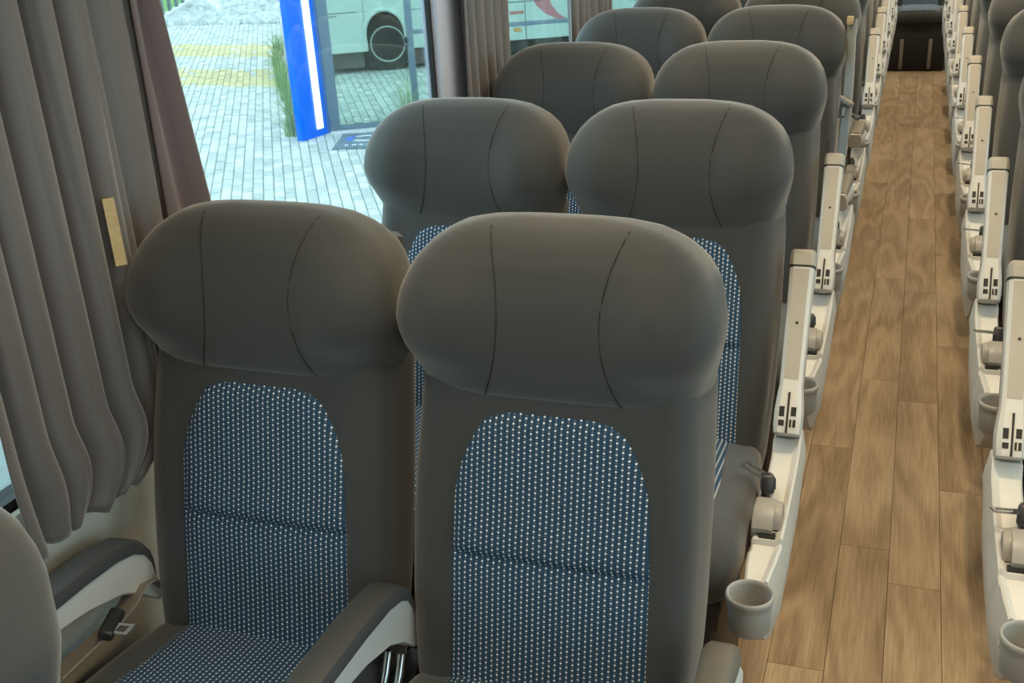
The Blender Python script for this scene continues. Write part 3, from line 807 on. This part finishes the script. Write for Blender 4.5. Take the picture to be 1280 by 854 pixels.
# crushed stone bed beyond the pavers
def stones(n, seed):
    rnd = random.Random(seed); vs, fs, tone = [], [], []
    ico = bmesh.new(); bmesh.ops.create_icosphere(ico, subdivisions=1, radius=1.0)
    iv = [v.co.copy() for v in ico.verts]; ifc = [[v.index for v in f.verts] for f in ico.faces]; ico.free()
    for _ in range(n):
        y = 22.75 + rnd.random() ** 1.3 * 9.0
        x = y * rnd.uniform(-0.80, -0.50)
        if (x + 17.2) * 8.8 + (y - 22.6) * 4.4 < 2.2: continue
        s = rnd.uniform(0.06, 0.17); b = len(vs)
        e = Euler((rnd.uniform(0, 6), rnd.uniform(0, 6), rnd.uniform(0, 6))); sc = Vector((rnd.uniform(0.7, 1.3), rnd.uniform(0.7, 1.3), rnd.uniform(0.4, 0.8))) * s
        for v in iv:
            p = Vector((v.x * sc.x, v.y * sc.y, v.z * sc.z)) * rnd.uniform(0.85, 1.1); p.rotate(e)
            vs.append((x + p.x, y + p.y, GZ + 0.02 + p.z))
        t = rnd.random()
        for f in ifc: fs.append([b + k for k in f]); tone.append(t)
    me = bpy.data.meshes.new('gravel_bed'); me.from_pydata(vs, [], fs)
    a = me.attributes.new('tone', 'FLOAT', 'FACE'); a.data.foreach_set('value', tone)
    me.materials.append(varied('crushed_stone', [(0.0, (0.46, 0.50, 0.50)), (1.0, (0.82, 0.86, 0.85))], attr='tone'))
    return me
gb = link('gravel_bed', stones(3200, 4)); tag(gb, 'pale crushed stone bed at the far end of the paving', 'gravel', kind='stuff')

# fence with dark slats over a white kerb, lawn behind
fa, fb = Vector((-17.2, 22.6, GZ)), Vector((-21.6, 31.4, GZ))
fd = (fb - fa); flen = fd.length; fang = math.atan2(fd.y, fd.x)
fe = empty('slat_fence', fa, (0, 0, fang)); tag(fe, 'dark upright slat fence on a white kerb at the top left of the view', 'fence')
box('kerb', -0.5, flen, -0.12, 0.06, 0.0, 0.14, mat('white_kerb', (0.75, 0.78, 0.76), 0.8, noise=0.1), fe)
slat_m = mat('slate_slat', (0.10, 0.15, 0.16), 0.6)
bm = bmesh.new(); bm_box(bm, -0.14, 0.14, -0.03, 0.03, 0.14, 2.2, 0.006, 1); slm = mesh_from_bm('slat', bm); slm.materials.append(slat_m)
for k in range(9):
    o = bpy.data.objects.new('slat', slm); COL.objects.link(o); o.parent = fe; o.location = (k * flen / 9 + 0.2, 0, 0)
lawn = box('lawn', -8, 22, 0.2, 28, -0.01, 0.08, mat('lawn_green', (0.20, 0.42, 0.10), 0.9, noise=0.35, nscale=4)); tag(lawn, kind='structure')
lawn.location = fa; lawn.rotation_euler = (0, 0, fang)

# blue sign pylon
py = empty('sign_pylon', (-6.76, 11.10, GZ)); tag(py, 'bright blue upright sign pylon with a white light strip', 'sign')
pyd = Vector((-6.63, 11.66, 0)) - Vector((-6.76, 11.10, 0)); py.rotation_euler = (0, 0, math.atan2(pyd.y, pyd.x))
PLN = pyd.length
M['blue'] = mat('blue_sign_panel', (0.0, 0.18, 1.0), 0.65, noise=0.03, spec=0.15)
box('pylon_body', 0.14, PLN, 0.0, 0.10, 0.0, 3.6, M['blue'], py, bev=0.006)
box('light_strip', PLN - 0.185, PLN - 0.075, -0.012, 0.002, 0.09, 3.55, emit('white_light_strip', (0.9, 0.97, 1.0), 2.2), py)
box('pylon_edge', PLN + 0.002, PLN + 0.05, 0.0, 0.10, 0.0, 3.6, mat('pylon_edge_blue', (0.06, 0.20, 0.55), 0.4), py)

# glazed storefront
FA = R(28)
sf = empty('glass_storefront', (-6.6, 11.76, GZ), (0, 0, FA)); tag(sf, 'glass storefront in slate frames beside the blue pylon', 'storefront')
M['frame'] = mat('slate_frame', (0.16, 0.23, 0.29), 0.4)
box('frame_post', -0.04, 0.085, -0.05, 0.05, 0.0, 3.4, M['frame'], sf, bev=0.004)
box('mullion', 0.985, 1.065, -0.05, 0.05, 0.0, 3.4, M['frame'], sf, bev=0.004)
box('mullion', 4.2, 4.28, -0.05, 0.05, 0.0, 3.4, M['frame'], sf, bev=0.004)
box('transom', 1.065, 4.2, -0.04, 0.04, 1.09, 1.135, M['frame'], sf, bev=0.004)
box('bottom_rail', 0.085, 0.985, -0.04, 0.04, 0.02, 0.075, M['frame'], sf, bev=0.004)
box('bottom_rail', 1.065, 4.2, -0.04, 0.04, 0.02, 0.075, M['frame'], sf, bev=0.004)
box('threshold', -0.04, 4.28, -0.12, 0.06, -0.01, 0.02, mat('pale_threshold', (0.80, 0.83, 0.84), 0.6), sf)
box('pane', 0.085, 0.985, -0.004, 0.004, 0.075, 3.4, M['shopglass'], sf)
box('pane', 1.065, 4.2, -0.004, 0.004, 0.075, 1.09, M['shopglass'], sf)
box('pane', 1.065, 4.2, -0.004, 0.004, 1.135, 3.4, M['shopglass'], sf)
box('door_lock', 0.955, 0.985, -0.065, -0.004, 0.93, 1.06, M['black'], sf, bev=0.004)
box('lock_cylinder', 0.962, 0.978, -0.072, -0.063, 0.975, 0.995, M['chrome'], sf, bev=0.002)

# door mat with printed mark
mt = empty('doormat', (-6.5, 11.56, GZ + 0.004), (0, 0, R(18))); tag(mt, 'grey doormat with blue and white mark before the storefront', 'mat')
box('mat_body', 0.12, 1.35, -0.80, 0.0, -0.004, 0.012, mat('grey_mat_pile', (0.17, 0.24, 0.28), 0.95, noise=0.15, nscale=80), mt)
M['mark_w'] = mat('mat_white_print', (0.80, 0.88, 0.92), 0.9); M['mark_b'] = mat('mat_blue_print', (0.10, 0.22, 0.75), 0.9)
def flat_arc(name, cx, cy, rx, ry, a0, a1, w, m, z=0.0135, n=24):
    bm = bmesh.new(); A, B = [], []
    for k in range(n + 1):
        t = R(a0 + (a1 - a0) * k / n)
        A.append(bm.verts.new((cx + (rx - w) * math.cos(t), cy + (ry - w) * math.sin(t), z))); B.append(bm.verts.new((cx + rx * math.cos(t), cy + ry * math.sin(t), z)))
    for k in range(n): bm.faces.new((A[k], A[k + 1], B[k + 1], B[k]))
    return link(name, mesh_from_bm(name, bm), m, mt)
flat_arc('printed_mark', 0.44, -0.30, 0.19, 0.17, -140, 140, 0.07, M['mark_w'])
flat_arc('printed_mark', 0.31, -0.30, 0.11, 0.15, 100, 260, 0.08, M['mark_b'], 0.0138)
flat_arc('printed_mark', 0.86, -0.30, 0.18, 0.17, 40, 320, 0.07, M['mark_w'])
flat_arc('printed_mark', 1.20, -0.30, 0.12, 0.17, 40, 320, 0.06, M['mark_w'])
for k in range(12):
    bm = bmesh.new(); bm_box(bm, 0.24 + k * 0.085, 0.24 + k * 0.085 + (0.05 if k else 0.035), -0.67, -0.61, 0.0125, 0.0135)
    link('printed_letter', mesh_from_bm('printed_letter', bm), M['mark_w'], mt)

# ornamental grass clumps
def grass_mesh(n, h, spread, seed):
    rnd = random.Random(seed); bm = bmesh.new()
    for _ in range(n):
        a = rnd.uniform(0, 2 * math.pi); lean = rnd.uniform(0.1, 1.0) * spread; hh = h * rnd.uniform(0.55, 1.05); w = rnd.uniform(0.006, 0.012)
        bx, by = rnd.uniform(-0.08, 0.08), rnd.uniform(-0.08, 0.08); sx, sy = -math.sin(a) * w, math.cos(a) * w
        pv = None
        for k in range(5):
            t = k / 4; ww = 1 - 0.95 * t
            cx = bx + math.cos(a) * lean * t * t; cy = by + math.sin(a) * lean * t * t; cz = hh * (t - 0.25 * t * t * lean / max(h, 0.1))
            cur = (bm.verts.new((cx - sx * ww, cy - sy * ww, cz)), bm.verts.new((cx + sx * ww, cy + sy * ww, cz)))
            if pv: bm.faces.new((pv[0], pv[1], cur[1], cur[0]))
            pv = cur
    return mesh_from_bm('blades', bm, 179)
M['grass'] = mat('grass_blade', (0.30, 0.44, 0.20), 0.7, noise=0.4, nscale=9)
GM = [grass_mesh(70, 0.55, 0.6, s) for s in (1, 2, 3)]
clumps = [(-7.02, 11.52), (-7.45, 12.27), (-7.92, 13.02), (-8.42, 13.75), (-8.97, 14.6), (-9.55, 15.5), (-10.25, 16.6), (-11.0, 17.9)]
for k, (x, y) in enumerate(clumps):
    o = link('grass_clump', GM[k % 3], M['grass'], None, loc=(x, y, GZ), rot=(0, 0, k * 1.3))
    tag(o, 'arching grass clump left of the blue pylon, %s' % ('nearest of the row' if k == 0 else ordn[k] + ' counting back from the pylon foot'), 'plant', 'grass clumps along the pylon')
for k, (x, y) in enumerate([(-5.22, 12.02), (-4.80, 12.20), (-5.60, 11.80)]):
    o = link('grass_clump', GM[(k + 1) % 3], M['grass'], None, loc=(x, y, GZ), rot=(0, 0, k * 2.1)); o.scale = (0.7, 0.7, 1.6)
    tag(o, ['green grass clump before the storefront mullion', 'green grass clump at the window pillar edge', 'green grass clump nearest the doormat'][k], 'plant', 'grass clumps before the glass')

# white coach built behind the storefront glass in place of a reflection
no = Vector((-math.sin(FA), math.cos(FA), 0)) * 4.5
pc = empty('reflected_coach', Vector((-6.6, 11.76, GZ)) + no, (0, 0, FA)); tag(pc, 'white coach with round wheel arch standing for a reflection in the storefront glass', 'coach')
M['coach'] = mat('reflected_coach_white', (0.72, 0.80, 0.77), 0.35, noise=0.03, nscale=2)
WX, WZ = 0.87, 0.42
def coach_side():
    # flat skin with an arched cut-out, thickened
    bm = bmesh.new()
    top, bot, x0, x1 = 2.9, 0.34, -0.42, 6.5
    arch = [(WX + 0.31 * math.cos(t) , WZ + 0.16 + 0.36 * math.sin(t)) for t in [math.pi - math.pi * k / 16 for k in range(17)]]
    arch = [(WX - 0.29, bot)] + arch + [(WX + 0.33, bot)]
    xs = [p[0] for p in arch]
    fv = [bm.verts.new((x, 0, z)) for x, z in arch]; tv = [bm.verts.new((x, 0, top)) for x, z in arch]
    for i in range(len(arch) - 1):
        bm.faces.new((fv[i], fv[i + 1], tv[i + 1], tv[i]))
    a = bm.verts.new((x0, 0, bot)); b = bm.verts.new((x0, 0, top)); bm.faces.new((a, fv[0], tv[0], b))
    c = bm.verts.new((x1, 0, bot)); d = bm.verts.new((x1, 0, top)); bm.faces.new((fv[-1], c, d, tv[-1]))
    g = bmesh.ops.extrude_face_region(bm, geom=list(bm.faces))
    for v in g['geom']:
        if isinstance(v, bmesh.types.BMVert): v.co.y += 0.06
    return mesh_from_bm('body_side', bm)
link('body_side', coach_side(), M['coach'], pc)
bm = loft(tube_pts([(WX - 0.31, -0.01, 0.36)] + [(WX + 0.33 * math.cos(t) + 0.01, -0.01, WZ + 0.16 + 0.39 * math.sin(t)) for t in [math.pi - math.pi * k / 16 for k in range(17)]] + [(WX + 0.35, -0.01, 0.36)], 0.035, 8))
link('arch_trim', mesh_from_bm('arch_trim', bm, 60), M['coach'], pc)
box('reflected_coach_underbody', -0.38, 6.5, 0.35, 2.2, 0.12, 2.6, mat('reflected_coach_underbody_brown', (0.11, 0.075, 0.06), 0.8, noise=0.2), pc)
box('skirt_shade', -0.40, WX - 0.36, 0.12, 0.20, 0.08, 0.36, mat('skirt_shadowy_grey', (0.16, 0.14, 0.13), 0.7), pc)  # dark strip holds the shade under the coach in its colour
box('skirt_shade', WX + 0.40, 2.3, 0.12, 0.20, 0.08, 0.36, mat('skirt_shade_brown', (0.16, 0.10, 0.085), 0.7), pc)  # underside shade and brown reflection put into the colour
tyre = link('wheel', mesh_from_bm('wheel', lathe([(0.28, -0.12), (0.38, -0.12), (0.42, -0.08), (0.42, 0.10), (0.28, 0.12)], 32), 40), mat('tyre_rubber', (0.03, 0.028, 0.028), 0.8), pc, loc=(WX + 0.04, 0.24, WZ), rot=(R(90), 0, 0))
link('wheel_rim', mesh_from_bm('wheel_rim', lathe([(0.03, 0.07), (0.10, 0.06), (0.20, 0.0), (0.235, 0.0), (0.26, 0.13), (0.285, 0.13), (0.285, 0.10), (0.10, 0.02)], 32), 40), mat('silver_rim', (0.55, 0.56, 0.56), 0.4), tyre)
seam_m = mat('panel_gap', (0.20, 0.26, 0.26), 0.6)
box('panel_seam', -0.42, WX - 0.42, -0.004, 0.004, 0.945, 0.96, seam_m, pc)
box('panel_seam', WX + 0.42, 6.5, -0.004, 0.004, 0.925, 0.94, seam_m, pc)
for x in (2.72, 3.14, 3.95): box('panel_seam', x, x + 0.014, -0.004, 0.004, 0.34, 2.9, seam_m, pc)
box('side_badge', -0.02, 0.14, -0.006, 0.004, 0.895, 0.925, mat('badge_grey', (0.35, 0.40, 0.38), 0.5), pc)
box('marker_lamp', 2.9, 3.12, -0.008, 0.004, 0.745, 0.79, mat('red_lens', (0.65, 0.22, 0.20), 0.3), pc)
box('amber_lamp', 2.95, 3.07, -0.012, 0.004, 0.47, 0.53, mat('amber_lens', (0.85, 0.42, 0.15), 0.3), pc, bev=0.01)
bm = bmesh.new()
P1 = [(3.28 + 0.02 * k, 1.9 - 0.13 * k) for k in range(8)]
sw = [((3.22, 2.2), (3.62, 2.2)), ((3.24, 1.5), (3.55, 1.5)), ((3.27, 1.0), (3.52, 1.05)), ((3.33, 0.86), (3.58, 0.85)), ((3.48, 0.72), (3.70, 0.70)), ((3.72, 0.60), (3.88, 0.585))]
prev = None
for (a, b) in sw:
    cur = (bm.verts.new((a[0], -0.004, a[1])), bm.verts.new((b[0], -0.004, b[1])))
    if prev: bm.faces.new((prev[0], prev[1], cur[1], cur[0]))
    prev = cur
link('red_swoosh', mesh_from_bm('red_swoosh', bm), mat('red_graphic', (0.70, 0.20, 0.24), 0.4), pc)
